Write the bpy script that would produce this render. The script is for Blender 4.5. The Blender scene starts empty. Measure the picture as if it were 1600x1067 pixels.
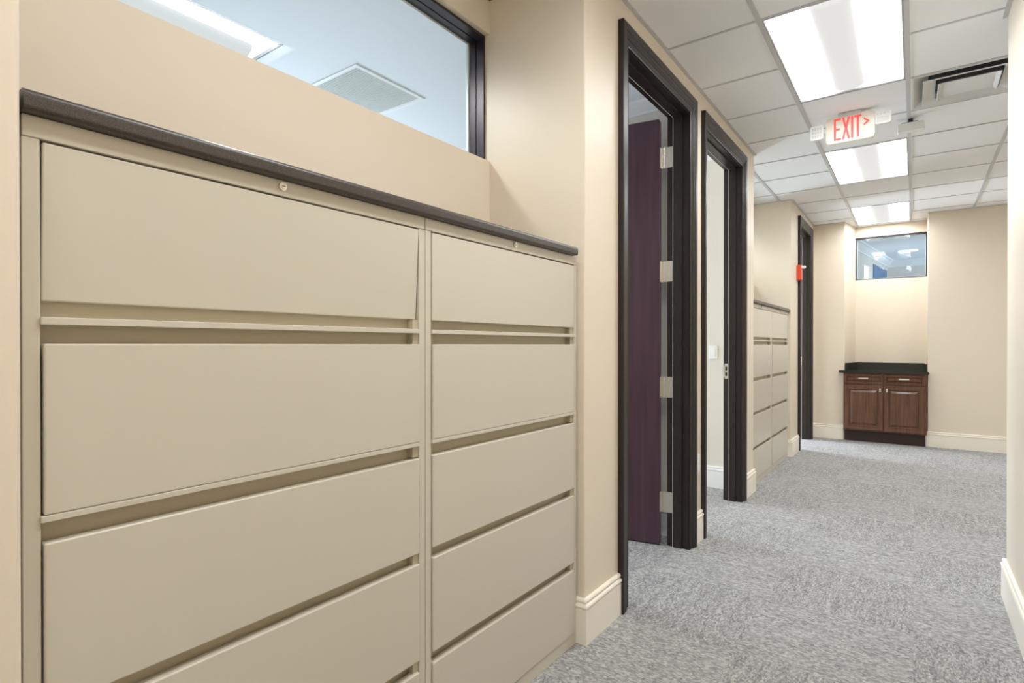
import bpy, bmesh, math, random
from mathutils import Vector
R = math.radians
sc = bpy.context.scene
COL = sc.collection
random.seed(4)

# ------------------------------------------------------------------ camera
cam_d = bpy.data.cameras.new('camera')
cam = bpy.data.objects.new('camera', cam_d); COL.objects.link(cam)
cam.location = (0, 0, 1.27)
cam.rotation_euler = (R(90 - 0.22), 0, R(36.0))
cam_d.sensor_width = 36; cam_d.lens = 865 / 1600 * 36
cam_d.shift_y = 8.8 / 1600
cam_d.clip_start = 0.02
sc.camera = cam

# ------------------------------------------------------------------ view, world, daylight
sc.view_settings.view_transform = 'Standard'
sc.view_settings.look = 'None'
sc.view_settings.gamma = 1
sc.view_settings.exposure = 0.0
sc.view_settings.use_curve_mapping = False
sc.cycles.max_bounces = 10; sc.cycles.diffuse_bounces = 7; sc.cycles.glossy_bounces = 4
sc.cycles.transmission_bounces = 8; sc.cycles.transparent_max_bounces = 8
sc.cycles.use_denoising = True
sc.cycles.sample_clamp_indirect = 8
w = bpy.data.worlds.new('sky'); sc.world = w; w.use_nodes = True
w.node_tree.nodes['Background'].inputs[0].default_value = (0.62, 0.78, 1.0, 1)
w.node_tree.nodes['Background'].inputs[1].default_value = 2.0

PANEL = 19.0          # strength of the troffer reflectors
DAY = (0.78, 0.88, 1.0)


def area(name, loc, rot, sx, sy, power, color):
    l = bpy.data.lights.new(name, 'AREA'); l.shape = 'RECTANGLE'; l.size = sx; l.size_y = sy
    l.energy = power; l.color = color
    o = bpy.data.objects.new(name, l); COL.objects.link(o); o.location = loc; o.rotation_euler = rot
    return o


# daylight entering the offices by their outside windows (the lamps stand in the window openings)
area('daylight', (-4.95, 2.2, 1.6), (0, R(-90), 0), 1.7, 2.0, 80, DAY)
area('daylight', (-4.95, 4.30, 1.5), (0, R(-90), 0), 1.9, 1.0, 115, DAY)
area('daylight', (-4.95, 8.25, 1.5), (0, R(-90), 0), 1.9, .7, 320, DAY)
area('daylight', (1.9, 12.0, 1.7), (0, R(90), 0), 1.7, 1.6, 42, DAY)

# ------------------------------------------------------------------ materials
def mat(name, col, rough=0.5, metal=0.0, spec=0.5, coat=0.0):
    m = bpy.data.materials.new(name); m.use_nodes = True
    b = m.node_tree.nodes['Principled BSDF']
    b.inputs['Base Color'].default_value = (*col, 1)
    b.inputs['Roughness'].default_value = rough
    b.inputs['Metallic'].default_value = metal
    b.inputs['Specular IOR Level'].default_value = spec
    b.inputs['Coat Weight'].default_value = coat
    return m


def N(m, t, **kw):
    n = m.node_tree.nodes.new(t)
    for k, v in kw.items():
        if k in n.inputs.keys(): n.inputs[k].default_value = v
        else: setattr(n, k, v)
    return n


def L(m, a, b): m.node_tree.links.new(a, b)
def BS(m): return m.node_tree.nodes['Principled BSDF']


def ramp(m, fac, stops):
    r = N(m, 'ShaderNodeValToRGB')
    e = r.color_ramp.elements
    while len(e) < len(stops): e.new(0.5)
    for i, (p, c) in enumerate(stops): e[i].position = p; e[i].color = (*c, 1)
    L(m, fac, r.inputs[0]); return r


def noisy(m, scale, bump, dist=0.002, detail=3, stretch=None, coltones=None):
    tc = N(m, 'ShaderNodeTexCoord')
    src = tc.outputs['Object']
    if stretch:
        mp = N(m, 'ShaderNodeMapping'); mp.inputs['Scale'].default_value = stretch
        L(m, src, mp.inputs[0]); src = mp.outputs[0]
    nz = N(m, 'ShaderNodeTexNoise', Scale=scale, Detail=detail); L(m, src, nz.inputs['Vector'])
    if bump:
        bp = N(m, 'ShaderNodeBump', Strength=bump, Distance=dist); L(m, nz.outputs[0], bp.inputs['Height'])
        L(m, bp.outputs[0], BS(m).inputs['Normal'])
    if coltones:
        r = ramp(m, nz.outputs[0], coltones); L(m, r.outputs[0], BS(m).inputs['Base Color'])
    return m


M = {}
M['wall'] = noisy(mat('beige_wall_paint', (.765, .68, .558), .42, spec=.35), 160, .10, .001)
M['office_wall'] = noisy(mat('office_wall_paint', (.72, .68, .61), .6), 160, .08, .001)
M['base'] = mat('cream_baseboard_paint', (.88, .83, .73), .35)
M['white_base'] = mat('white_baseboard_paint', (.85, .85, .85), .35)
M['tile'] = noisy(mat('ceiling_tile', (.86, .865, .87), .9, spec=.1), 260, .25, .001)
M['grid'] = mat('ceiling_grid_enamel', (.55, .55, .55), .45)
M['office_ceiling'] = mat('office_ceiling_paint', (.80, .82, .84), .8)
M['putty'] = noisy(mat('putty_steel_enamel', (.60, .56, .47), .30, spec=.5), 500, .03, .0006)
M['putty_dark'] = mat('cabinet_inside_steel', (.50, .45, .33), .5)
M['espresso'] = noisy(mat('espresso_stained_trim', (.035, .025, .022), .36, spec=.4, coat=.0), 40, .06, .001, stretch=(6, 6, .4),
                      coltones=[(.3, (.015, .011, .010)), (.7, (.030, .020, .018))])
M['door'] = noisy(mat('plum_stained_door', (.06, .025, .035), .34, coat=.1), 5, 0, stretch=(5, 5, .35),
                  coltones=[(.3, (.055, .026, .040)), (.7, (.082, .042, .060))])
M['nickel'] = noisy(mat('satin_nickel', (.74, .70, .63), .33, metal=.9), 60, .05)
M['black'] = mat('black_gap', (.01, .01, .01), .6)
M['white_plastic'] = mat('white_plastic', (.82, .82, .80), .4)
M['grey_plastic'] = mat('pale_grey_plastic', (.66, .66, .64), .45)
M['red_plastic'] = mat('red_plastic', (.75, .08, .03), .35)
M['red_letter'] = mat('red_sign_lettering', (.85, .06, .05), .4)
BS(M['red_letter']).inputs['Emission Color'].default_value = (1, .10, .08, 1)
BS(M['red_letter']).inputs['Emission Strength'].default_value = .55
M['sign'] = mat('exit_sign_housing', (.86, .80, .70), .4)
M['frame'] = mat('bronze_window_frame', (.05, .04, .045), .35, metal=.5)
M['vent_white'] = mat('vent_enamel', (.66, .66, .65), .45)
M['carcass'] = noisy(mat('cabinet_wood', (.15, .06, .03), .35, coat=.2), 6, .04, stretch=(7, 7, .6),
                     coltones=[(.28, (.080, .032, .017)), (.55, (.135, .060, .032)), (.8, (.18, .088, .048))])
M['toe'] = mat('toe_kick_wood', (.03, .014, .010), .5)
M['jblue'] = mat('slate_blue_wall_paint', (.13, .22, .36), .6)

# granite, near counters: brown black, small flecks
def granite(name, a, b, c, rough):
    m = mat(name, a, rough, spec=.5)
    tc = N(m, 'ShaderNodeTexCoord')
    v = N(m, 'ShaderNodeTexVoronoi', Scale=700); L(m, tc.outputs['Object'], v.inputs['Vector'])
    n2 = N(m, 'ShaderNodeTexNoise', Scale=900, Detail=2); L(m, tc.outputs['Object'], n2.inputs['Vector'])
    mx = N(m, 'ShaderNodeMath', operation='MULTIPLY'); L(m, v.outputs['Distance'], mx.inputs[0]); L(m, n2.outputs[0], mx.inputs[1])
    r = ramp(m, mx.outputs[0], [(.08, a), (.22, b), (.42, c)])
    L(m, r.outputs[0], BS(m).inputs['Base Color'])
    return m


M['granite'] = granite('speckled_brown_black_granite', (.020, .016, .014), (.045, .035, .030), (.09, .072, .06), .34)
M['granite_dark'] = granite('polished_black_granite', (.008, .010, .009), (.018, .022, .019), (.05, .055, .05), .10)

# carpet tiles: quarter-turned, short woven dashes in greys
def carpet():
    m = mat('grey_woven_carpet_tile', (.2, .2, .2), .95, spec=.1)
    tc = N(m, 'ShaderNodeTexCoord')
    sep = N(m, 'ShaderNodeSeparateXYZ'); L(m, tc.outputs['Object'], sep.inputs[0])

    def mth(op, a, b=None, c=None):
        n = N(m, 'ShaderNodeMath', operation=op)
        for i, v in enumerate((a, b, c)):
            if v is None: continue
            if isinstance(v, (int, float)): n.inputs[i].default_value = v
            else: L(m, v, n.inputs[i])
        return n.outputs[0]
    x, y = sep.outputs[0], sep.outputs[1]
    fx = mth('FLOOR', mth('DIVIDE', x, .6)); fy = mth('FLOOR', mth('DIVIDE', y, .6))
    par = mth('PINGPONG', mth('ADD', fx, fy), 1.0)
    u = mth('ADD', mth('MULTIPLY', x, par), mth('MULTIPLY', y, mth('SUBTRACT', 1.0, par)))
    v = mth('ADD', mth('MULTIPLY', y, par), mth('MULTIPLY', x, mth('SUBTRACT', 1.0, par)))
    cv = N(m, 'ShaderNodeCombineXYZ')
    L(m, mth('DIVIDE', u, .013), cv.inputs[0]); L(m, mth('DIVIDE', v, .0058), cv.inputs[1])
    wave = N(m, 'ShaderNodeTexVoronoi', Scale=1.0, Randomness=.75); L(m, cv.outputs[0], wave.inputs['Vector'])
    bw = N(m, 'ShaderNodeRGBToBW'); L(m, wave.outputs['Color'], bw.inputs[0])
    nz = N(m, 'ShaderNodeTexNoise', Scale=420.0, Detail=2); L(m, tc.outputs['Object'], nz.inputs['Vector'])
    cv2 = N(m, 'ShaderNodeCombineXYZ')
    L(m, mth('MULTIPLY', u, 4.0), cv2.inputs[0]); L(m, mth('MULTIPLY', v, 34.0), cv2.inputs[1])
    strk = N(m, 'ShaderNodeTexNoise', Scale=1.0, Detail=3); L(m, cv2.outputs[0], strk.inputs['Vector'])
    t = mth('ADD', mth('ADD', mth('MULTIPLY', bw.outputs[0], .42), mth('MULTIPLY', nz.outputs[0], .46)), mth('MULTIPLY', strk.outputs[0], .24))
    t = mth('SUBTRACT', t, mth('MULTIPLY', wave.outputs['Distance'], .10))
    t = mth('ADD', t, mth('MULTIPLY', par, .022))
    r = ramp(m, t, [(.28, (.15, .15, .153)), (.50, (.31, .308, .303)), (.76, (.54, .535, .52))])
    L(m, r.outputs[0], BS(m).inputs['Base Color'])
    bp = N(m, 'ShaderNodeBump', Strength=.4, Distance=.002); L(m, t, bp.inputs['Height']); L(m, bp.outputs[0], BS(m).inputs['Normal'])
    return m


M['carpet'] = carpet()


def emit(name, col, s):
    m = mat(name, (.8, .8, .8), .6)
    BS(m).inputs['Emission Color'].default_value = (*col, 1)
    BS(m).inputs['Emission Strength'].default_value = s
    return m


M['panel'] = emit('lit_troffer_reflector', (.97, .985, 1.0), PANEL)
M['panel_dim'] = emit('lit_office_troffer_reflector', (.93, .97, 1.0), 9.0)
M['basket'] = emit('perforated_lamp_basket', (1.0, .99, .97), .76)
BS(M['basket']).inputs['Base Color'].default_value = (.03, .03, .03, 1)
BS(M['basket']).inputs['Specular IOR Level'].default_value = .1
M['can'] = emit('lit_downlight_lens', (1, .97, .92), 6)
M['outdoor'] = emit('bright_outdoor_glazing', (.80, .90, 1.0), 1.6)
g = bpy.data.materials.new('clear_glass'); g.use_nodes = True
nt = g.node_tree; nt.nodes.clear()
out = nt.nodes.new('ShaderNodeOutputMaterial'); mixs = nt.nodes.new('ShaderNodeMixShader')
tr = nt.nodes.new('ShaderNodeBsdfTransparent'); gl = nt.nodes.new('ShaderNodeBsdfGlossy'); fr = nt.nodes.new('ShaderNodeFresnel')
tr.inputs[0].default_value = (.93, .97, .98, 1); gl.inputs['Roughness'].default_value = .02; fr.inputs[0].default_value = 1.45
geo = nt.nodes.new('ShaderNodeNewGeometry'); mm = nt.nodes.new('ShaderNodeMath'); mm.operation = 'SUBTRACT'; mm.inputs[0].default_value = 1
mu = nt.nodes.new('ShaderNodeMath'); mu.operation = 'MULTIPLY'
nt.links.new(geo.outputs['Backfacing'], mm.inputs[1]); nt.links.new(mm.outputs[0], mu.inputs[0]); nt.links.new(fr.outputs[0], mu.inputs[1])
nt.links.new(mu.outputs[0], mixs.inputs[0]); nt.links.new(tr.outputs[0], mixs.inputs[1]); nt.links.new(gl.outputs[0], mixs.inputs[2])
nt.links.new(mixs.outputs[0], out.inputs[0])
M['glass'] = g

# ------------------------------------------------------------------ mesh helpers
def bx(bm, x0, x1, y0, y1, z0, z1, bev=0.0, seg=2):
    r = bmesh.ops.create_cube(bm, size=1.0)
    for v in r['verts']:
        v.co = Vector(((x0 + x1) / 2 + v.co.x * (x1 - x0), (y0 + y1) / 2 + v.co.y * (y1 - y0), (z0 + z1) / 2 + v.co.z * (z1 - z0)))
    if bev:
        es = list({e for v in r['verts'] for e in v.link_edges})
        bmesh.ops.bevel(bm, geom=es, offset=bev, segments=seg, affect='EDGES', profile=.5)


def box(*a, **k):
    bm = bmesh.new(); bx(bm, *a, **k); return bm


def prism(bm, pts, z0, z1, f=None):
    """closed 2D outline pts extruded z0..z1, mapped by f(a,b,h)"""
    f = f or (lambda a, b, h: (a, b, h))
    lo = [bm.verts.new(f(a, b, z0)) for a, b in pts]; hi = [bm.verts.new(f(a, b, z1)) for a, b in pts]
    n = len(pts)
    bm.faces.new(lo); bm.faces.new(hi[::-1])
    for i in range(n): bm.faces.new((lo[i], hi[i], hi[(i + 1) % n], lo[(i + 1) % n]))


def rounded(pts, radii, seg=5):
    """replace the outline's corners by arcs"""
    o = []; n = len(pts)
    for i, p in enumerate(pts):
        r = radii[i] if isinstance(radii, (list, tuple)) else radii
        if not r: o.append(p); continue
        P = Vector(p); A = (Vector(pts[i - 1]) - P).normalized(); B = (Vector(pts[(i + 1) % n]) - P).normalized()
        c = P + (A + B) * r
        for k in range(seg + 1):
            t = k / seg * math.pi / 2
            q = c - B * r * math.cos(t) - A * r * math.sin(t)
            o.append((q.x, q.y))
    return o


def sweep(bm, path, prof, f, closed=False, flip=False):
    """sweep prof [(d, h)] along a mitred path [(a, b)]; d is measured to the path's left"""
    n = len(path); P = [Vector(p) for p in path]; rows = []
    for i in range(n):
        ds = []
        if i > 0 or closed: ds.append((P[i] - P[i - 1]).normalized())
        if i < n - 1 or closed: ds.append((P[(i + 1) % n] - P[i]).normalized())
        ns = [Vector((-d.y, d.x)) for d in ds]
        m = ns[0] if len(ns) == 1 else (ns[0] + ns[1]) / (1 + ns[0].dot(ns[1]))
        rows.append([bm.verts.new(f(P[i].x + m.x * d, P[i].y + m.y * d, h)) for d, h in prof])
    k = len(prof)
    for i in range(n if closed else n - 1):
        a, b = rows[i], rows[(i + 1) % n]
        for j in range(k - 1): bm.faces.new((a[j], b[j], b[j + 1], a[j + 1]))
    if not closed:
        for r in (rows[0], rows[-1]):
            try: bm.faces.new(r)
            except ValueError: pass


def tube(bm, p, q, r, seg=16, r2=None):
    p, q = Vector(p), Vector(q); d = q - p
    res = bmesh.ops.create_cone(bm, cap_ends=True, segments=seg, radius1=r, radius2=r if r2 is None else r2, depth=d.length)
    rot = d.to_track_quat('Z', 'Y').to_matrix(); c = (p + q) / 2
    for v in res['verts']: v.co = rot @ v.co + c


def obj(name, bm, m, parent=None, origin=None, smooth=False):
    bmesh.ops.recalc_face_normals(bm, faces=bm.faces[:])
    me = bpy.data.meshes.new(name); off = Vector(origin or (0, 0, 0))
    if origin is not None:
        for v in bm.verts: v.co -= off
    bm.to_mesh(me); bm.free()
    me.materials.append(m)
    if smooth:
        for p_ in me.polygons: p_.use_smooth = True
        me.set_sharp_from_angle(angle=R(35))
    o = bpy.data.objects.new(name, me); COL.objects.link(o)
    o.location = off
    if parent: o.parent = parent
    return o


def struct(name, bm, m, parent=None, **k):
    o = obj(name, bm, m, parent, **k)
    if not parent: o['kind'] = 'structure'
    return o


def empty(name, loc, parent=None):
    o = bpy.data.objects.new(name, None); COL.objects.link(o); o.location = loc; o.empty_display_size = .1
    if parent: o.parent = parent
    return o


def tag(o, label, cat, group=None):
    o['label'] = label; o['category'] = cat
    if group: o['group'] = group
    return o


def dup(root, loc, label=None):
    r = root.copy(); COL.objects.link(r); r.location = loc
    if label: r['label'] = label
    for ch in list(root.children):
        c = ch.copy(); COL.objects.link(c); c.parent = r
        for g_ in ch.children:
            d = g_.copy(); COL.objects.link(d); d.parent = c
    return r


# ------------------------------------------------------------------ main dimensions
ZC = 2.92                    # ceiling
XW = -1.133                  # face of the left columns and door walls
XB = -1.263                  # its office side
XR = -1.648                  # wall at the back of the filing recesses
XRB = -1.778
Y0, Y1 = 0.251, 2.085        # first recess
Y2, Y3 = 5.143, 6.957        # second recess
YB = 8.65                    # end wall
YN = 9.15                    # niche wall
HEAD = 2.705                 # door heads
D1 = (2.512, 3.415); D2 = (3.772, 4.697); D3 = (7.51, 8.345)
JT = .018                    # jamb thickness
RX = 0.378                   # near right wall
RY = 3.72

# ------------------------------------------------------------------ floor
bm = bmesh.new(); bx(bm, -5.1, 2.9, -2.7, 14.2, -.06, 0)
struct('floor', bm, M['carpet'])

# ------------------------------------------------------------------ walls
WH = ZC + .06
def wall(name, boxes=(), polys=(), m='wall'):
    bm = bmesh.new()
    for b in boxes: bx(bm, *b)
    for pts, z0, z1 in polys: prism(bm, pts, z0, z1)
    return struct(name, bm, M[m])


def rp(pts, idx, r=.012):
    return rounded(pts, [r if i in idx else 0 for i in range(len(pts))])


# near left pier, its far corner rounded
wall('wall_left_pier', polys=[(rp([(XW, -2.6), (XW, Y0), (XRB, Y0), (XRB, Y0 - .12), (XB, Y0 - .12), (XB, -2.6)], {1}), 0, WH)])
# column with the two doors
wall('wall_left_doors',
     boxes=[(XB, XW, D1[0] - JT, D1[1] + JT, HEAD + JT, WH), (XB, XW, D2[0] - JT, D2[1] + JT, HEAD + JT, WH),
            (XB, XW, D1[1] + JT, D2[0] - JT, 0, WH)],
     polys=[(rp([(XW, Y1), (XW, D1[0] - JT), (XB, D1[0] - JT), (XB, Y1 + .12), (XRB, Y1 + .12), (XRB, Y1)], {0}, .006), 0, WH),
            (rp([(XW, D2[1] + JT), (XW, Y2), (XRB, Y2), (XRB, Y2 - .06), (XB, Y2 - .06), (XB, D2[1] + JT)], {1}, .006), 0, WH)])
# column with the third door, up to the end wall
wall('wall_left_far_door',
     boxes=[(XB, XW, D3[0] - JT, D3[1] + JT, HEAD + .02 + JT, WH), (XB, XW, D3[1] + JT, YB + .1, 0, WH)],
     polys=[(rp([(XW, Y3), (XW, D3[0] - JT), (XB, D3[0] - JT), (XB, Y3 + .12), (XRB, Y3 + .12), (XRB, Y3)], {0}, .006), 0, WH)])
# recess walls with high windows
def recess(name, ya, yb, wa):
    wall(name, boxes=[(XRB, XR, ya, yb, 0, 2.15), (XRB, XR, ya, yb, 2.757, WH), (XRB, XR, ya, wa, 2.15, 2.757)])


recess('wall_left_recess_near', Y0, Y1, .36)
recess('wall_left_recess_far', Y2, Y3, Y2 + .1)
# end wall: pier, niche with splayed left cheek, right part
NXL, NXB, NXR = -.757, -.672, .136
wall('wall_end_pier', polys=[(rp([(XW, YB), (NXL, YB), (NXB, YN), (NXB - .1, YN + .12), (XW, YN + .12)], {1}, .008), 0, WH)])
wall('wall_end_niche', boxes=[(NXB - .1, NXR + .1, YN, YN + .12, 0, 2.178), (NXB - .1, NXR + .1, YN, YN + .12, 2.772, WH)])
wall('wall_end_right', polys=[(rp([(NXR, YB), (2.72, YB), (2.72, YB + .12), (NXR + .12, YB + .12), (NXR + .12, YN + .12), (NXR, YN + .12)], {0}, .008), 0, WH)])
wall('wall_right_near', polys=[(rp([(RX, -2.6), (2.72, -2.6), (2.72, RY), (RX, RY)], {3}, .008), 0, WH)])
wall('wall_right_far', boxes=[(2.6, 2.72, RY, YB, 0, WH)])
wall('wall_back', boxes=[(XW, RX, -2.72, -2.6, 0, WH)])
# offices behind the left walls
wall('wall_office_partition_near', boxes=[(-5.0, XB, 3.59, 3.69, 0, WH)], m='office_wall')
wall('wall_office_partition_middle', boxes=[(-5.0, XB - .001, 5.05, 5.083, 0, WH)], m='office_wall')
wall('wall_office_partition_far', boxes=[(-5.0, XB, 8.75, 8.85, 0, WH)], m='office_wall')
wall('wall_office_back', boxes=[(-5.0, XB, -2.7, -2.6, 0, WH)], m='office_wall')
def outer(name, a, b, wa, wb, z0=.7, z1=2.4):
    wall(name, boxes=[(-5.1, -5.0, a, b, 0, z0), (-5.1, -5.0, a, b, z1, WH), (-5.1, -5.0, a, wa, z0, z1), (-5.1, -5.0, wb, b, z0, z1)], m='office_wall')


outer('wall_office_outer_near', -2.6, 3.59, 1.1, 3.3)
outer('wall_office_outer_middle', 3.69, 5.05, 3.8, 4.8, .5, 2.5)
outer('wall_office_outer_far', 5.083, 8.75, 7.85, 8.65, .5, 2.5)
# room behind the end wall, its left wall running slightly askew
bm = bmesh.new()
prism(bm, [(-1.35, YN + .12), (-.95, YN + .12), (-.70, 11.3), (-.80, 11.3), (-1.45, YN + .12)], 0, WH + .05)
prism(bm, [(-.70, 11.3), (-.62, 11.9), (-.72, 11.9), (-.80, 11.3)], 0, 2.1)
prism(bm, [(-.70, 11.3), (-.62, 11.9), (-.72, 11.9), (-.80, 11.3)], 2.66, WH + .05)
prism(bm, [(-.62, 11.9), (-.43, 13.4), (-.53, 13.4), (-.72, 11.9)], 0, WH + .05)
struct('wall_far_room_left', bm, M['office_wall'])
wall('wall_far_room_back', boxes=[(-.6, 2.72, 13.4, 13.5, 0, WH + .05)], m='office_wall')
bm = bmesh.new(); prism(bm, [(-.615, 11.98), (-.455, 13.25), (-.44, 13.25), (-.60, 11.98)], 1.4, 2.74)
struct('trim_1', bm, M['jblue'])
wall('wall_far_room_right', boxes=[(2.0, 2.1, YN + .12, 13.4, 0, .8), (2.0, 2.1, YN + .12, 13.4, 2.5, WH), (2.0, 2.1, YN + .12, 11.1, .8, 2.5), (2.0, 2.1, 12.9, 13.4, .8, 2.5)], m='office_wall')

# ------------------------------------------------------------------ ceiling: tiles, grid, office ceilings
GX = [-.035 + .6085 * k for k in range(-4, 6)]
GY = [.02 + .6 * k for k in range(-5, 17)]
REG = [(-1.20, 2.65, -2.65, YB + .05), (-1.72, -1.20, Y0 - .05, Y1 + .05), (-1.72, -1.20, Y2 - .05, Y3 + .05), (-.80, .2, YB + .05, YN + .06)]
TROF = [(-3, -1), (1, 3), (5, 7), (9, 11), (13, 15)]      # rows between GY lines (index in units of .6 from .02)
VENT = (7, 1)
def holes(ix_x0, iy):
    k = round((iy - .02) / .6)
    if abs(ix_x0 - 1.182) < .02 and 9 <= k < 11: return True
    if abs(ix_x0 - (-.6435)) < .02 and any(a <= k < b for a, b in TROF): return True
    if abs(ix_x0 - (-.035)) < .02 and k == VENT[0]: return True
    return False


bm = bmesh.new()
ZT = ZC + .006
for i in range(len(GX) - 1):
    for j in range(len(GY) - 1):
        if holes(GX[i], GY[j]): continue
        for (a, b, c, d) in REG:
            x0, x1, y0, y1 = max(GX[i] + .008, a), min(GX[i + 1] - .008, b), max(GY[j] + .003, c), min(GY[j + 1] - .003, d)
            if x1 - x0 > .01 and y1 - y0 > .01: bx(bm, x0, x1, y0, y1, ZT - .004, ZT + .012)
# deck over the tiles
for (a, b, c, d) in REG: bx(bm, a - .02, b + .05, c - .02, d + .02, ZC + .16, ZC + .18)
ceil = struct('ceiling', bm, M['tile'])
bm = bmesh.new()
def clip(v0, v1, lo, hi): return max(v0, lo), min(v1, hi)


for gx in GX:
    for (a, b, c, d) in REG:
        if a < gx < b: bx(bm, gx - .012, gx + .012, c, d, ZC - .004, ZC + .016)
for gy in GY:
    k = round((gy - .02) / .6)
    for (a, b, c, d) in REG:
        if c < gy < d:
            inner = any(s < k < e for s, e in TROF)
            if k == 10 and a < -.65 < b: bx(bm, a, 1.182, gy - .006, gy + .006, ZC - .003, ZC + .014); continue
            if inner and a < -.65 < b:
                bx(bm, a, -.6435, gy - .006, gy + .006, ZC - .003, ZC + .014); bx(bm, -.035, b, gy - .006, gy + .006, ZC - .003, ZC + .014)
            elif inner and a > -.85 and a < -.7: pass
            else: bx(bm, a, b, gy - .006, gy + .006, ZC - .003, ZC + .014)
bme = bmesh.new()
for gx, sd in ((-.6435, -1), (-.035, 1), (.5735, 1)):
    xa, xb = sorted((gx + sd * .0125, gx + sd * .0175))
    y_end = YB if gx > -.1 else YN - .02
    for gy in GY:
        ya, yb = max(gy + .008, -2.6), min(gy + .592, y_end - .002)
        if yb - ya > .05: bx(bme, xa, xb, ya, yb, ZC - .0035, ZC + .002)
obj('grid_edge_strip', bme, M['white_base'], ceil)
# wall angle
for (a, b, c, d) in [(XW - .005, XW + .02, Y1, Y2), (XW - .005, XW + .02, Y3, YB), (RX - .02, RX + .005, -2.6, RY), (XW - .005, XW + .02, -2.6, Y0)]:
    bx(bm, a, b, c, d, ZC - .005, ZC + .005)
for (a, b, c, d) in [(XW, NXL, YB - .02, YB + .005), (NXR, 2.6, YB - .02, YB + .005), (NXB, NXR, YN - .02, YN + .005), (RX, 2.6, RY - .005, RY + .02), (XR, XW, Y1 - .02, Y1 + .003), (XR, XW, Y3 - .02, Y3 + .003), (XR, XR + .02, Y0, Y1), (XR, XR + .02, Y2, Y3)]:
    bx(bm, a, b, c, d, ZC - .005, ZC + .005)
obj('ceiling_grid', bm, M['grid'], ceil)
# office ceilings
bm = bmesh.new()
OT = [(-3.41, -2.81, .54, 1.73)]
OV = (-3.20, -2.65, 2.09, 2.66)
cells_x = [-5.0, -3.41, -3.20, -2.81, -2.65, -1.72]
cells_y = [-2.6, .54, 1.73, 2.09, 2.66, 3.59]
for i in range(5):
    for j in range(5):
        cx_, cy_ = (cells_x[i] + cells_x[i + 1]) / 2, (cells_y[j] + cells_y[j + 1]) / 2
        if OT[0][0] < cx_ < OT[0][1] and OT[0][2] < cy_ < OT[0][3]: continue
        bx(bm, cells_x[i], cells_x[i + 1], cells_y[j], cells_y[j + 1], ZC, ZC + .03)
bx(bm, -1.72, -1.20, Y1 + .05, 3.59, ZC, ZC + .03); bx(bm, -1.72, -1.20, -2.6, Y0 - .05, ZC, ZC + .03)
bx(bm, -5.0, -1.20, 3.69, 5.05, ZC, ZC + .03)
bx(bm, -5.0, -1.72, 5.083, 8.75, ZC, ZC + .03); bx(bm, -1.72, -1.20, Y3 + .05, 8.75, ZC, ZC + .03)
bx(bm, -3.5, -2.7, .5, 1.8, ZC + .12, ZC + .14)
struct('ceiling_office', bm, M['office_ceiling'])
bm = bmesh.new(); bx(bm, -1.5, 2.7, YN + .06, 13.5, 2.95, 2.98)
struct('ceiling_far_room', bm, M['office_ceiling'])

# ------------------------------------------------------------------ mouldings
BASE = [(0, 0), (.018, 0), (.018, .146), (.0135, .149), (.0145, .151), (.0205, .155), (.0215, .161), (.0185, .168), (.0105, .172), (.0105, .174), (.0150, .178), (.0155, .184), (.0120, .190), (.004, .192), (0, .192)]
ident = lambda a, b, h: (a, b, h)
def baseboard(name, path, m='base', left=True):
    """profile (offset from wall, height); the room lies to the path's left (or right)"""
    bm = bmesh.new(); s = 1 if left else -1
    sweep(bm, path, [(s * d, h) for d, h in BASE], ident)
    return struct(name, bm, M[m], smooth=False)


CW = .095                       # casing width
baseboard('baseboard_left_column', [(-1.178, Y1), (XW, Y1), (XW, D1[0] - .005 - CW)], left=False)
baseboard('baseboard_left_between_doors', [(XW, D1[1] + .005 + CW), (XW, D2[0] - .005 - CW)], left=False)
baseboard('baseboard_left_far_column', [(XW, D2[1] + .005 + CW), (XW, Y2), (-1.16, Y2)], left=False)
baseboard('baseboard_left_third_column', [(-1.178, Y3), (XW, Y3), (XW, D3[0] - .005 - CW)], left=False)
baseboard('baseboard_end_pier', [(XW, YB), (-.770, YB)], left=False)
baseboard('baseboard_end_right', [(NXR, YB + .03), (NXR, YB), (2.6, YB)], left=False)
baseboard('baseboard_right_near', [(RX, -2.6), (RX, RY), (2.6, RY)], left=True)
baseboard('baseboard_office_near', [(-5.0, 3.59), (XB, 3.59)], m='white_base', left=False)
baseboard('baseboard_office_middle', [(-5.0, 5.05), (XB, 5.05)], m='white_base', left=False)
CROWN = [(0, 0), (.012, .002), (.016, .02), (.045, .045), (.07, .075), (.085, .08), (.09, .10), (0, .10)]
def crown(name, path, z, k=1.0, left=False, m='white_base'):
    bm = bmesh.new(); s = -1 if not left else 1
    sweep(bm, path, [(s * d * k, z - .10 * k + h * k) for d, h in CROWN], ident)
    struct(name, bm, M[m])


crown('trim_2', [(-5.0, 3.59), (XB, 3.59)], ZC, .8)
crown('trim_3', [(-.95, YN + .12), (-.70, 11.3), (-.43, 13.4), (2.0, 13.4)], 2.95, 1.3)

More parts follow.
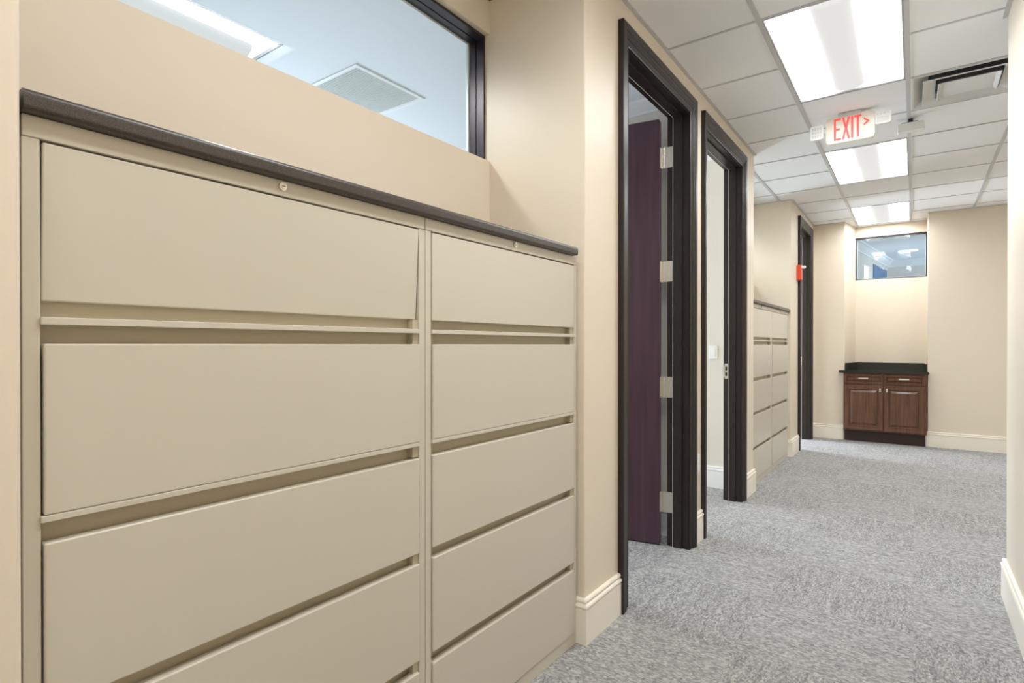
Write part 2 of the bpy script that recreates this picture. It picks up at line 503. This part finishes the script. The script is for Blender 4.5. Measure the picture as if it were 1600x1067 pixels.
# door trim: profile (distance from the opening edge outwards, height off the wall)
CAS = [(0, 0), (0, .010), (.006, .012), (.010, .010), (.014, .013), (.030, .0135), (.034, .018), (.038, .0185), (.044, .023), (.056, .0235), (.060, .0275), (.086, .029), (.095, .027), (.095, 0)]
def door_frame(name, ya, yb, head, label):
    root = empty(name, (XW, (ya + yb) / 2, 0)); root['kind'] = 'structure'
    O = Vector((XW, (ya + yb) / 2, 0))
    f = lambda a, b, h: Vector((XW + h, a, b)) - O
    g2 = lambda a, b, h: Vector((XB - h * .4, a, b)) - O
    path = [(ya - .005, 0), (ya - .005, head + .005), (yb + .005, head + .005), (yb + .005, 0)]
    bm = bmesh.new(); sweep(bm, path, CAS, f); obj('casing', bm, M['espresso'], root)
    bm = bmesh.new(); sweep(bm, path, CAS, g2); obj('inner_casing', bm, M['espresso'], root)
    # jamb lining and stop, U shaped, mitred
    def U(t0, t1, xa, xb, n):
        bm = bmesh.new()
        P = [(ya, 0), (ya, head), (yb, head), (yb, 0)]
        sweep(bm, P, [(t0, xa), (t0, xb), (t1, xb), (t1, xa), (t0, xa)], lambda a, b, h: Vector((h, a, b)) - O)
        return obj(n, bm, M['espresso'], root)
    U(0, JT, XB - .002, XW + .002, 'jamb')
    st = U(-.012, 0.001, -1.226, -1.170, 'stop')
    bm = bmesh.new()
    P = [(ya, 0), (ya, head), (yb, head), (yb, 0)]
    sweep(bm, P, [(-.002, -1.226), (-.002, -1.2285), (.002, -1.2285), (.002, -1.226)], lambda a, b, h: Vector((h, a, b)) - O)
    sweep(bm, P, [(-.0135, -1.2265), (-.0135, -1.2240), (-.010, -1.2240), (-.010, -1.2265)], lambda a, b, h: Vector((h, a, b)) - O)
    obj('seal', bm, M['grey_plastic'], root)
    return root, O


d1, O1 = door_frame('door_1', D1[0], D1[1], HEAD, '')
d2, O2 = door_frame('door_2', D2[0], D2[1], HEAD, '')
d3, O3 = door_frame('door_3', D3[0], D3[1], HEAD + .02, '')
# open leaf of the first door, swung into the office
def place(o, loc, rz, parent):
    o.parent = parent; o.location = loc; o.rotation_euler = (0, 0, rz)


bm = bmesh.new()
prism(bm, rounded([(0, .008), (-.90, .008), (-.90, 2.697), (0, 2.697)], [0, 0, .006, .012]), 0, .044, lambda a, b, h: (a, h, b))
leaf = obj('door_leaf', bm, M['door'])
place(leaf, Vector((-1.303, 3.381, 0)) - O1, R(9), d1)
bm = bmesh.new()
for zc in (1.01,):
    tube(bm, (-.84, -.001, zc), (-.84, -.012, zc), .028, 20); tube(bm, (-.84, -.012, zc), (-.84, -.055, zc), .009, 12)
    bx(bm, -.85, -.74, -.060, -.046, zc - .009, zc + .009, .004)
obj('lever_handle', bm, M['nickel'], leaf)
for zc in (2.455, 1.735, 1.003, .275):
    h = .065
    bm = bmesh.new()
    prism(bm, rounded([(-1.262, zc - h), (-1.232, zc - h), (-1.232, zc + h), (-1.262, zc + h)], [0, .006, .006, 0]), D1[1] - .0035, D1[1] + .001, lambda a, b, k: Vector((a, k, b)) - O1)
    bx(bm, -1.285 - O1.x, -1.262 - O1.x, D1[1] - .0035 - O1.y, D1[1] - .0005 - O1.y, zc - h, zc + h)
    for q in range(5):
        za = zc - h + q * h * .4
        tube(bm, Vector((-1.287, D1[1] - .006, za + .0008)) - O1, Vector((-1.287, D1[1] - .006, za + h * .4 - .0008)) - O1, .0062, 12)
    bx(bm, -1.3035 - O1.x, -1.3005 - O1.x, 3.385 - O1.y, 3.409 - O1.y, zc - h, zc + h)
    bx(bm, -1.3035 - O1.x, -1.288 - O1.x, 3.4055 - O1.y, 3.409 - O1.y, zc - h, zc + h)
    obj('hinge', bm, M['nickel'], d1)
# strike plates on the empty jambs of doors 2 and 3
for root, O, yj in ((d2, O2, D2[1]), (d3, O3, D3[1])):
    f = lambda a, b, h: Vector((a, yj - h, b)) - O
    bm = bmesh.new(); zc = 1.055
    prism(bm, rounded([(-1.257, zc - .062), (-1.2305, zc - .062), (-1.2305, zc + .062), (-1.257, zc + .062)], .005), .0, .0035, f)
    prism(bm, [(-1.272, zc - .045), (-1.256, zc - .045), (-1.256, zc + .045), (-1.272, zc + .045)], .0, .012, f)
    sp = obj('strike_plate', bm, M['nickel'], root)
    bm = bmesh.new()
    prism(bm, [(-1.250, zc + .006), (-1.2365, zc + .006), (-1.2365, zc + .038), (-1.250, zc + .038)], .003, .0045, f)
    obj('latch_hole', bm, M['black'], root); bm = bmesh.new()
    prism(bm, [(-1.250, zc - .038), (-1.2365, zc - .038), (-1.2365, zc - .008), (-1.250, zc - .008)], .003, .0045, f)
    obj('latch_hole', bm, M['black'], root)

# ------------------------------------------------------------------ high windows
def high_window(name, axis, a0, a1, z0, z1, p0, p1, mside):
    """frame ring around an opening; axis 'y': runs along Y, p0..p1 is the depth in X"""
    root = empty(name, (0, 0, 0)); root['kind'] = 'structure'
    mp = (lambda a, b, h: (h, a, b)) if axis == 'y' else (lambda a, b, h: (a, h, b))
    P = [(a0, z0), (a1, z0), (a1, z1), (a0, z1)]
    bm = bmesh.new()
    pm = (p0 + p1) / 2; s = 1 if p1 > p0 else -1
    prof = [(0, p0), (.012, p0), (.012, pm - .004 * s), (.008, pm - .003 * s), (.008, pm + .003 * s), (.012, pm + .004 * s), (.012, p1), (0, p1), (0, p0)]
    sweep(bm, P, prof, mp, closed=True); obj('window_frame', bm, M['frame'], root)
    bm = bmesh.new(); sweep(bm, P, [(0, p1), (.022, p1), (.022, p1 + .012 * s), (0, p1 + .012 * s), (0, p1)], mp, closed=True)
    obj('glazing_bead', bm, M['white_base'], root)
    bm = bmesh.new(); prism(bm, [(a0 + .008, z0 + .008), (a1 - .008, z0 + .008), (a1 - .008, z1 - .008), (a0 + .008, z1 - .008)], pm, pm + .005, mp)
    obj('pane', bm, M['glass'], root)
    return root


high_window('window_1', 'y', .361, Y1 - .0005, 2.151, 2.756, -1.675, -1.765, 0)
high_window('window_2', 'x', NXB + .001, NXR - .0005, 2.179, 2.771, YN + .012, YN + .07, 0)
high_window('window_3', 'y', Y2 + .101, Y3 - .0005, 2.151, 2.756, -1.675, -1.765, 0)
# bright outside pane at the far room's side wall
root = empty('window_4', (0, 0, 0)); root['kind'] = 'structure'
bm = bmesh.new(); prism(bm, [(-.755, 11.3), (-.675, 11.9), (-.68, 11.9), (-.76, 11.3)], 2.1, 2.66)
obj('pane', bm, M['outdoor'], root)

# ------------------------------------------------------------------ lateral filing cabinets
# drawer fronts: (z0, z1, lip under the front?)
FR = [(1.343, 1.605), (.988, 1.272), (.665, .941), (.352, .634), (.055, .319)]
XF = -1.165
def filing(y0, y1, label, group, tilt=0.0, lock_at=.5):
    W = y1 - y0; root = empty('filing_cabinet', (XF, y0, 0)); tag(root, label, 'filing cabinet', group)
    o = lambda x: x - XF
    bm = bmesh.new(); p = .0235
    bx(bm, o(-1.640), o(XF), 0, p, 0, 1.6085, .0012, 1); bx(bm, o(-1.640), o(XF), W - p, W, 0, 1.6085, .0012, 1)
    bx(bm, o(-1.640), o(XF), .0005, W - .0005, 1.6095, 1.645, .0012, 1)
    bx(bm, o(-1.640), o(XF) - .0005, p, W - p, 0, .050, .001, 1)
    bx(bm, o(-1.640), o(-1.600), p, W - p, .05, 1.609)
    obj('cabinet_body', bm, M['putty'], root)
    # recessed pull channels between the drawers, and the slide brackets seen in them
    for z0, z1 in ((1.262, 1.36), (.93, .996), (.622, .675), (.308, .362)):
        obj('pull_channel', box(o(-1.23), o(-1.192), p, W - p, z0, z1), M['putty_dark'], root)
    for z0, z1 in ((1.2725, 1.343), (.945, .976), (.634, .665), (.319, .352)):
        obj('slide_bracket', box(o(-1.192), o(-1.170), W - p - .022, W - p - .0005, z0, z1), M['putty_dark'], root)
    # shelf rails: lips under drawers one and two
    for k, (z0, z1) in enumerate(((1.3035, 1.315), (.9765, .9865))):
        bm = bmesh.new(); bx(bm, o(-1.21), o(XF) + .007, p - .001, W - p - .003, z0, z1 + .001, .0012, 2)
        obj('shelf_rail', bm, M['putty'], root)
    for k, (z0, z1) in enumerate(FR):
        bm = bmesh.new()
        bx(bm, -.026, .0, p + .003, W - p - .003, z0 - z1, 0, .003, 3)
        d = obj('drawer', bm, M['putty'], root); d.location = (.005, 0, z1)
        if k == 0 and tilt: d.rotation_euler = (0, -tilt, 0)
        if k == 0: d.location.x = .002
        if k == 1: d.location.x = .006
    bm = bmesh.new(); yl = W * lock_at; zl = 1.630
    tube(bm, (0, yl, zl), (.006, yl, zl), .0100, 24, .0092); tube(bm, (.006, yl, zl), (.0075, yl, zl), .006, 20)
    lk = obj('lock', bm, M['nickel'], root, smooth=True)
    bm = bmesh.new(); bx(bm, .0072, .0080, yl - .0042, yl + .0042, zl - .0009, zl + .0009); obj('key_slot', bm, M['black'], lk)
    return root


ga = 'putty lateral filing cabinets in wall recesses'
filing(.258, 1.168, 'putty five-drawer lateral filing cabinet nearest the camera, top door leaning slightly inwards', ga, tilt=R(-2.8), lock_at=.5)
filing(1.170, 2.072, 'putty five-drawer lateral filing cabinet beside the wall corner before the open door', ga)
filing(5.150, 6.055, 'putty filing cabinet in the far recess, left one behind the second door frame', ga)
filing(6.057, 6.950, 'putty filing cabinet in the far recess, right one next to the red alarm column', ga)

def granite_top(y0, y1, label):
    bm = bmesh.new()
    pr_ = [(-1.6475, 1.6455), (-1.6475, 1.680)]
    for k in range(7):
        t = math.pi / 2 - k / 6 * math.pi / 2
        pr_.append((-1.152 + .012 * math.cos(t), 1.668 + .012 * math.sin(t)))
    for k in range(7):
        t = -k / 6 * math.pi / 2
        pr_.append((-1.1475 + .0075 * math.cos(t), 1.653 + .0075 * math.sin(t)))
    prism(bm, pr_, y0, y1, lambda a, b, h: (a, h, b))
    o = obj('countertop', bm, M['granite'], origin=(-1.4, (y0 + y1) / 2, 1.6455)); tag(o, label, 'countertop')
    return o


granite_top(.256, 2.040, 'speckled dark granite top lying on the two near filing cabinets')
granite_top(5.148, 6.950, 'dark granite top lying on the filing cabinets in the far recess')

# ------------------------------------------------------------------ recessed ceiling troffers
def troffer(loc, label, panelmat='panel', LX=.5845, LY=1.176):
    """centre at loc, opening at z=0; runs along Y"""
    root = empty('ceiling_light', loc); tag(root, label, 'ceiling light', 'recessed lens troffers along the corridor')
    hx, hy = LX / 2, LY / 2
    bm = bmesh.new()                 # frame and housing
    sweep(bm, [(-hx, -hy), (hx, -hy), (hx, hy), (-hx, hy)], [(-.0, .0), (.006, -.003), (.010, .0), (.010, .12), (0, .12), (0, 0)], ident, closed=True)
    bx(bm, -hx, hx, -hy, hy, .118, .124)
    obj('housing', bm, M['grid'], root)
    for s in (-1, 1):                # curved reflectors on both sides of the basket
        bm = bmesh.new(); n = 8; rows = []
        for i in range(n + 1):
            t = i / n
            x = s * (hx - .008 - t * (hx - .008 - .075)); z = .006 + .075 * math.sin(t * math.pi * .62) * 1.0
            rows.append([bm.verts.new((x, y, z)) for y in (-hy + .008, hy - .008)])
        for i in range(n): bm.faces.new((rows[i][0], rows[i][1], rows[i + 1][1], rows[i + 1][0]))
        obj('reflector', bm, M[panelmat], root, smooth=True)
    bm = bmesh.new(); n = 14; r = .098; rows = []   # basket, a shallow half cylinder with rounded ends
    for j, y in enumerate([-hy + .05, -hy + .055, -hy + .07, 0, hy - .07, hy - .055, hy - .05]):
        k = [.80, .93, 1, 1, 1, .93, .80][j]
        rows.append([bm.verts.new((r * k * math.cos(math.pi * i / n), y, .035 - .052 * k * math.sin(math.pi * i / n))) for i in range(n + 1)])
    for a_, b_ in zip(rows, rows[1:]):
        for i in range(n): bm.faces.new((a_[i], b_[i], b_[i + 1], a_[i + 1]))
    bm.faces.new(rows[0]); bm.faces.new(rows[-1])
    obj('lamp_basket', bm, M['basket'], root, smooth=True)
    for s in (-1, 1):                # sloped end plates
        bm = bmesh.new(); prism(bm, [(-hx + .009, .004), (hx - .009, .004), (hx - .05, .085), (-hx + .05, .085)], s * (hy - .010), s * (hy - .016), lambda a, b, h: (a, h, b))
        obj('end_plate', bm, M['white_base'], root)
    return root


labs = ['recessed troffer light behind the camera', 'recessed troffer light directly overhead', 'large white recessed ceiling light nearest the camera, before the exit sign',
        'white recessed ceiling light right behind the exit sign', 'farthest white recessed ceiling light, above the niche with the wooden cabinet']
t0 = None
for (a, b), lb in zip(TROF, labs):
    yc = .02 + .6 * (a + b) / 2; loc = (-.3393, yc, ZC)
    t0 = troffer(loc, lb) if t0 is None else dup(t0, loc, lb)
dup(t0, (1.4905, 6.02, ZC), 'unseen troffer light added around the corner on the right to brighten the far end')  # out-of-view extra troffer, added to lift the end wall and far carpet
t = troffer((-3.11, 1.135, ZC), 'bright ceiling light of the office, seen through the high window', 'panel_dim')

# office ceiling vent seen through window 1
cx_, cy_ = (OV[0] + OV[1]) / 2, (OV[2] + OV[3]) / 2
root = empty('return_air_grille', (cx_, cy_, ZC)); tag(root, 'white perforated air grille in the office ceiling, seen through the high window', 'air vent')
bm = bmesh.new(); sweep(bm, [(-.275, -.285), (.275, -.285), (.275, .285), (-.275, .285)], [(0, 0), (0, -.008), (.022, -.010), (.028, -.002), (.028, 0), (0, 0)], ident, closed=True)
obj('frame', bm, M['white_base'], root)
bm = bmesh.new()
for k in range(36): bx(bm, -.247, .247, -.255 + k * .01425, -.2475 + k * .01425, -.006, -.001)
obj('slats', bm, M['grey_plastic'], root)

# office downlights just inside the high windows
for yy, lb in ((1.36, 'round office downlight just above the near high window'), (6.25, 'round office downlight behind the far filing recess')):
    root = empty('downlight', (-2.17, yy, ZC)); tag(root, lb, 'ceiling light')
    bm = bmesh.new(); tube(bm, (0, 0, 0), (0, 0, -.004), .095, 32); obj('trim_ring', bm, M['white_base'], root)
    bm = bmesh.new(); tube(bm, (0, 0, -.0041), (0, 0, -.006), .075, 32); obj('lens', bm, M['can'], root)
    l = bpy.data.lights.new('downlight_lamp', 'SPOT'); l.energy = 42; l.spot_size = R(150); l.spot_blend = .4; l.shadow_soft_size = .09; l.color = (1, .97, .93)
    lo = bpy.data.objects.new('downlight_lamp', l); COL.objects.link(lo); lo.parent = root; lo.location = (0, 0, -.06)

# ------------------------------------------------------------------ supply diffuser
root = empty('ceiling_air_vent', (.269, 4.52, ZC)); tag(root, 'square grey louvred air vent in the ceiling right of the lights', 'air vent')
def ring(bm, a, b, za, zb, t=.003):
    """square cone between half-sizes a (top, za) and b (bottom, zb)"""
    P = lambda h: [(-h, -h), (h, -h), (h, h), (-h, h)]
    up = [bm.verts.new((x, y, za)) for x, y in P(a)]; lo = [bm.verts.new((x, y, zb)) for x, y in P(b)]
    up2 = [bm.verts.new((x, y, za)) for x, y in P(a - t)]; lo2 = [bm.verts.new((x, y, zb - t * .5)) for x, y in P(b - t)]
    for i in range(4):
        j = (i + 1) % 4
        bm.faces.new((up[i], up[j], lo[j], lo[i])); bm.faces.new((up2[i], lo2[i], lo2[j], up2[j])); bm.faces.new((lo[i], lo[j], lo2[j], lo2[i])); bm.faces.new((up[i], up2[i], up2[j], up[j]))


bm = bmesh.new()
sweep(bm, [(-.292, -.288), (.292, -.288), (.292, .288), (-.292, .288)], [(0, 0), (0, -.003), (.014, -.003), (.092, .050), (.092, .08), (0, .08), (0, 0)], ident, closed=True)
obj('vent_frame', bm, M['vent_white'], root)
for a_, b_, za, zb in ((.166, .228, .003, -.013),):
    bm = bmesh.new(); ring(bm, a_, b_, za, zb); obj('louvre', bm, M['vent_white'], root)
bm = bmesh.new(); ring(bm, .125, .152, -.006, -.020); bx(bm, -.126, .126, -.126, .126, -.010, -.006)
obj('centre_plate', bm, M['vent_white'], root)
bm = bmesh.new(); bx(bm, -.17, .17, -.20, .17, .052, .060)
obj('duct_opening', bm, M['black'], root)

# ------------------------------------------------------------------ exit sign
EY = 4.6
root = empty('exit_sign', (-.372, EY, ZC)); tag(root, 'white exit sign with red EXIT lettering hanging from the ceiling', 'exit sign')
o = Vector((-.372, EY, ZC))
bm = bmesh.new(); bx(bm, -.07, .07, -.03, .06, -.028, -.0005, .003); obj('canopy', bm, M['grey_plastic'], root)
bm = bmesh.new(); prism(bm, rounded([(-.148, -.205), (.148, -.205), (.148, -.018), (-.148, -.018)], .026), -.022, .022, lambda a, b, h: (a, h, b))
bmesh.ops.bevel(bm, geom=[e for e in bm.edges if abs(e.verts[0].co.y - e.verts[1].co.y) < 1e-5 and e.verts[0].co.y < 0], offset=.004, segments=2, affect='EDGES')
obj('sign_housing', bm, M['sign'], root)
def letters(bm, zb, zt, y0, y1):
    H = zt - zb; T = lambda P, x: [(x + a, zb + b * H) for a, b in P]
    f = lambda a, b, h: (a, h, b); s = .013
    E = [(0, 0), (.044, 0), (.044, .09), (s, .09), (s, .455), (.038, .455), (.038, .545), (s, .545), (s, .91), (.044, .91), (.044, 1), (0, 1)]
    X = [(0, 0), (.014, 0), (.0255, .36), (.037, 0), (.051, 0), (.033, .5), (.050, 1), (.036, 1), (.0255, .66), (.015, 1), (.001, 1), (.018, .5)]
    I = [(0, 0), (.014, 0), (.014, 1), (0, 1)]
    Tt = [(.0155, 0), (.0285, 0), (.0285, .91), (.044, .91), (.044, 1), (0, 1), (0, .91), (.0155, .91)]
    for P, x in ((E, -.098), (X, -.049), (I, .007), (Tt, .026)): prism(bm, T(P, x), y0, y1, f)
    A = [(.083, .44), (.083, .54 - .0), (.101, .64), (.083, .74), (.083, .84), (.119, .64)]
    prism(bm, [(a, zb + b * H) for a, b in A], y0, y1, f)


bm = bmesh.new(); letters(bm, -.187, -.033, -.0235, -.0215); obj('lettering', bm, M['red_letter'], root)
for side, xc, zc in ((-1, -.205, -.110), (1, .196, -.088)):
    bm = bmesh.new()
    hw = .042 if side < 0 else .046; hh = .050 if side < 0 else .044
    prism(bm, rounded([(xc - hw, zc - hh), (xc + hw, zc - hh), (xc + hw, zc + hh), (xc - hw, zc + hh)], .012), -.040, -.012, lambda a, b, h: (a, h, b))
    tube(bm, (side * .145, 0, zc), (side * .165, -.02, zc), .014)
    lp = obj('emergency_lamp', bm, M['white_plastic'], root)
    lp.data.materials[0] = M['white_plastic']
    bm = bmesh.new()
    if side < 0:
        for i in range(4):
            for j in range(3): bx(bm, xc - .030 + i * .0165, xc - .0185 + i * .0165, -.0412, -.0395, zc - .036 + j * .026, zc - .017 + j * .026)
    else:
        for j, zz in enumerate((.024, -.002, -.014, -.026)):
            for i in range(9):
                if j == 0 and i in (1, 4, 7): continue
                bx(bm, xc - .034 + i * .0076, xc - .0290 + i * .0076, -.0412, -.0395, zc + zz - .0042, zc + zz + .0042)
    obj('lamp_lens', bm, M['grey_plastic'], lp)

# white box clipped under the ceiling bar
root = empty('ceiling_sensor', (-.025, 4.98, ZC)); tag(root, 'small white plastic box clipped under a ceiling bar, right of the exit sign', 'ceiling device')
bm = bmesh.new(); bx(bm, -.078, .082, -.035, .035, -.092, -.034, .006); obj('sensor_box', bm, M['white_plastic'], root)
bm = bmesh.new(); bx(bm, -.055, .045, -.020, .020, -.035, -.027, .002); bx(bm, -.014, .014, -.018, .018, -.028, -.0035, .002); obj('clip', bm, M['black'], root)

# ------------------------------------------------------------------ red alarm by the third door
root = empty('fire_alarm', (XW, 7.37, 2.13)); tag(root, 'red box with a white knob on top on the column beside the farthest door', 'fire alarm')
bm = bmesh.new(); bx(bm, .0, .050, -.060, .030, -.088, .088, .004); obj('alarm_box', bm, M['red_plastic'], root)
bm = bmesh.new(); bx(bm, .046, .060, -.052, .022, .048, .080, .004)
r_ = bmesh.ops.create_uvsphere(bm, u_segments=16, v_segments=10, radius=.020)
for v in r_['verts']: v.co += Vector((.072, .0, .064))
obj('strobe', bm, M['white_plastic'], root, smooth=True)

# ------------------------------------------------------------------ switch and outlet
o_ = empty('light_switch', (-1.450, 5.05, 1.205)); tag(o_, 'white rocker light switch on the office wall inside the second doorway', 'light switch')
bm = bmesh.new(); bx(bm, -.038, .038, -.006, 0, -.060, .060, .002); obj('plate', bm, M['white_plastic'], o_)
bm = bmesh.new(); bx(bm, -.017, .017, -.010, -.0055, -.034, .034, .0015); obj('rocker', bm, M['white_base'], o_)
o_ = empty('wall_outlet', (XW, 3.60, .50)); tag(o_, 'white outlet plate low on the wall between the two door frames', 'outlet')
bm = bmesh.new(); bx(bm, 0, .006, -.036, .036, -.058, .058, .002); obj('plate', bm, M['white_plastic'], o_)
bm = bmesh.new(); bx(bm, .0055, .008, -.016, .016, .008, .036, .001); bx(bm, .0055, .008, -.016, .016, -.036, -.008, .001); obj('socket', bm, M['white_base'], o_)

# ------------------------------------------------------------------ wooden base cabinet in the niche
CX0, CX1, CF = -.762, .127, 8.56
root = empty('base_cabinet', ((CX0 + CX1) / 2, CF, 0)); tag(root, 'brown wooden two-door base cabinet in the niche at the corridor end', 'cabinet')
O = Vector(((CX0 + CX1) / 2, CF, 0)); W = CX1 - CX0; h = W / 2
bm = bmesh.new()
bx(bm, -h, h, 0, .06, .148, .904, .001, 1); prism(bm, [(-h + .008, .06), (h - .004, .06), (h - .004, .56), (-h + .095, .56), (-h + .013, .085)], .148, .904)
obj('carcass', bm, M['carcass'], root)
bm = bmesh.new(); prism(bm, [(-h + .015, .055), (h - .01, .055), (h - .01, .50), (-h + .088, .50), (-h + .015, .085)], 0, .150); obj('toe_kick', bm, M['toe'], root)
def raised(bm, x0, x1, z0, z1, w, flat=.03):
    """framed raised panel, front face towards -Y"""
    bx(bm, x0 + .002, x1 - .002, -.007, -.0005, z0 + .002, z1 - .002)
    P = [(x0 + w, z0 + w), (x1 - w, z0 + w), (x1 - w, z1 - w), (x0 + w, z1 - w)]
    F = lambda a, b, k: (a, k, b)
    # stiles and rails with a moulded inner edge
    sweep(bm, P, [(-w, -.001), (-w, -.018), (-w + .003, -.021), (-.016, -.021), (-.013, -.0185), (-.010, -.0225), (-.004, -.0225), (.001, -.014), (.004, -.0065), (-w, -.001)], F, closed=True)
    q = flat * .62
    # raised field
    sweep(bm, P, [(.006, -.0065), (.009, -.0085), (q, -.019), (q + .002, -.0165), (q + .004, -.0165)], F, closed=True)
    bx(bm, x0 + w + q + .003, x1 - w - q - .003, -.0185, -.0065, z0 + w + q + .003, z1 - w - q - .003)


for s, (a, b) in ((-1, (-h + .012, -.006)), (1, (.006, h - .022))):
    bm = bmesh.new(); raised(bm, a, b, .165, .745, .058, .055); d = obj('door', bm, M['carcass'], root)
    xk = b - .030 if s < 0 else a + .030
    bm = bmesh.new(); tube(bm, (xk, -.018, .69), (xk, -.034, .69), .006, 12); bx(bm, xk - .010, xk + .010, -.046, -.032, .667, .713, .005)
    obj('knob', bm, M['nickel'], d)
    bm = bmesh.new(); raised(bm, a, b, .765, .885, .026, .030); d = obj('drawer', bm, M['carcass'], root)
    xm = (a + b) / 2
    bm = bmesh.new(); bx(bm, xm - .055, xm + .055, -.052, -.040, .826, .843, .003)
    for q in (-.045, .045): tube(bm, (xm + q, -.02, .8345), (xm + q, -.045, .8345), .005, 10)
    obj('handle', bm, M['nickel'], d)
bm = bmesh.new()
prism(bm, [(-.812, 8.515), (.152, 8.515), (.152, YB - .004), (.131, YB - .004), (.131, YN - .004), (NXB - .004, YN - .004), (NXL + .004, YB - .004), (-.812, YB - .004)], .9045, .936)
bmesh.ops.bevel(bm, geom=[e for e in bm.edges if abs(e.verts[0].co.z - e.verts[1].co.z) < 1e-5], offset=.005, segments=2, affect='EDGES')
ct = obj('countertop', bm, M['granite_dark'], origin=(-.32, 8.8, .9045)); tag(ct, 'polished black granite countertop with backsplash on the wooden cabinet', 'countertop')
bm = bmesh.new()
prism(bm, [(NXB + .004, YN - .003), (.131, YN - .003), (.131, YN - .025), (NXB + .004, YN - .025)], .9362, 1.028)
prism(bm, [(NXL + .006, YB), (NXL + .028, YB), (NXB + .024, YN - .025), (NXB + .002, YN - .025)], .9362, 1.028)
prism(bm, [(.110, YB + .01), (.131, YB + .01), (.131, YN - .025), (.110, YN - .025)], .9362, 1.028)
for v in bm.verts: v.co -= Vector((-.32, 8.8, .9045))
obj('backsplash', bm, M['granite_dark'], ct)

# downlight in the far room
root = empty('downlight', (-.05, 12.1, 2.95)); tag(root, 'round recessed downlight seen through the window over the niche', 'ceiling light')
bm = bmesh.new(); tube(bm, (0, 0, -.004), (0, 0, -.008), .095, 32); obj('lens', bm, M['can'], root)
bm = bmesh.new(); tube(bm, (0, 0, 0), (0, 0, -.004), .125, 32); obj('trim_ring', bm, M['white_base'], root)
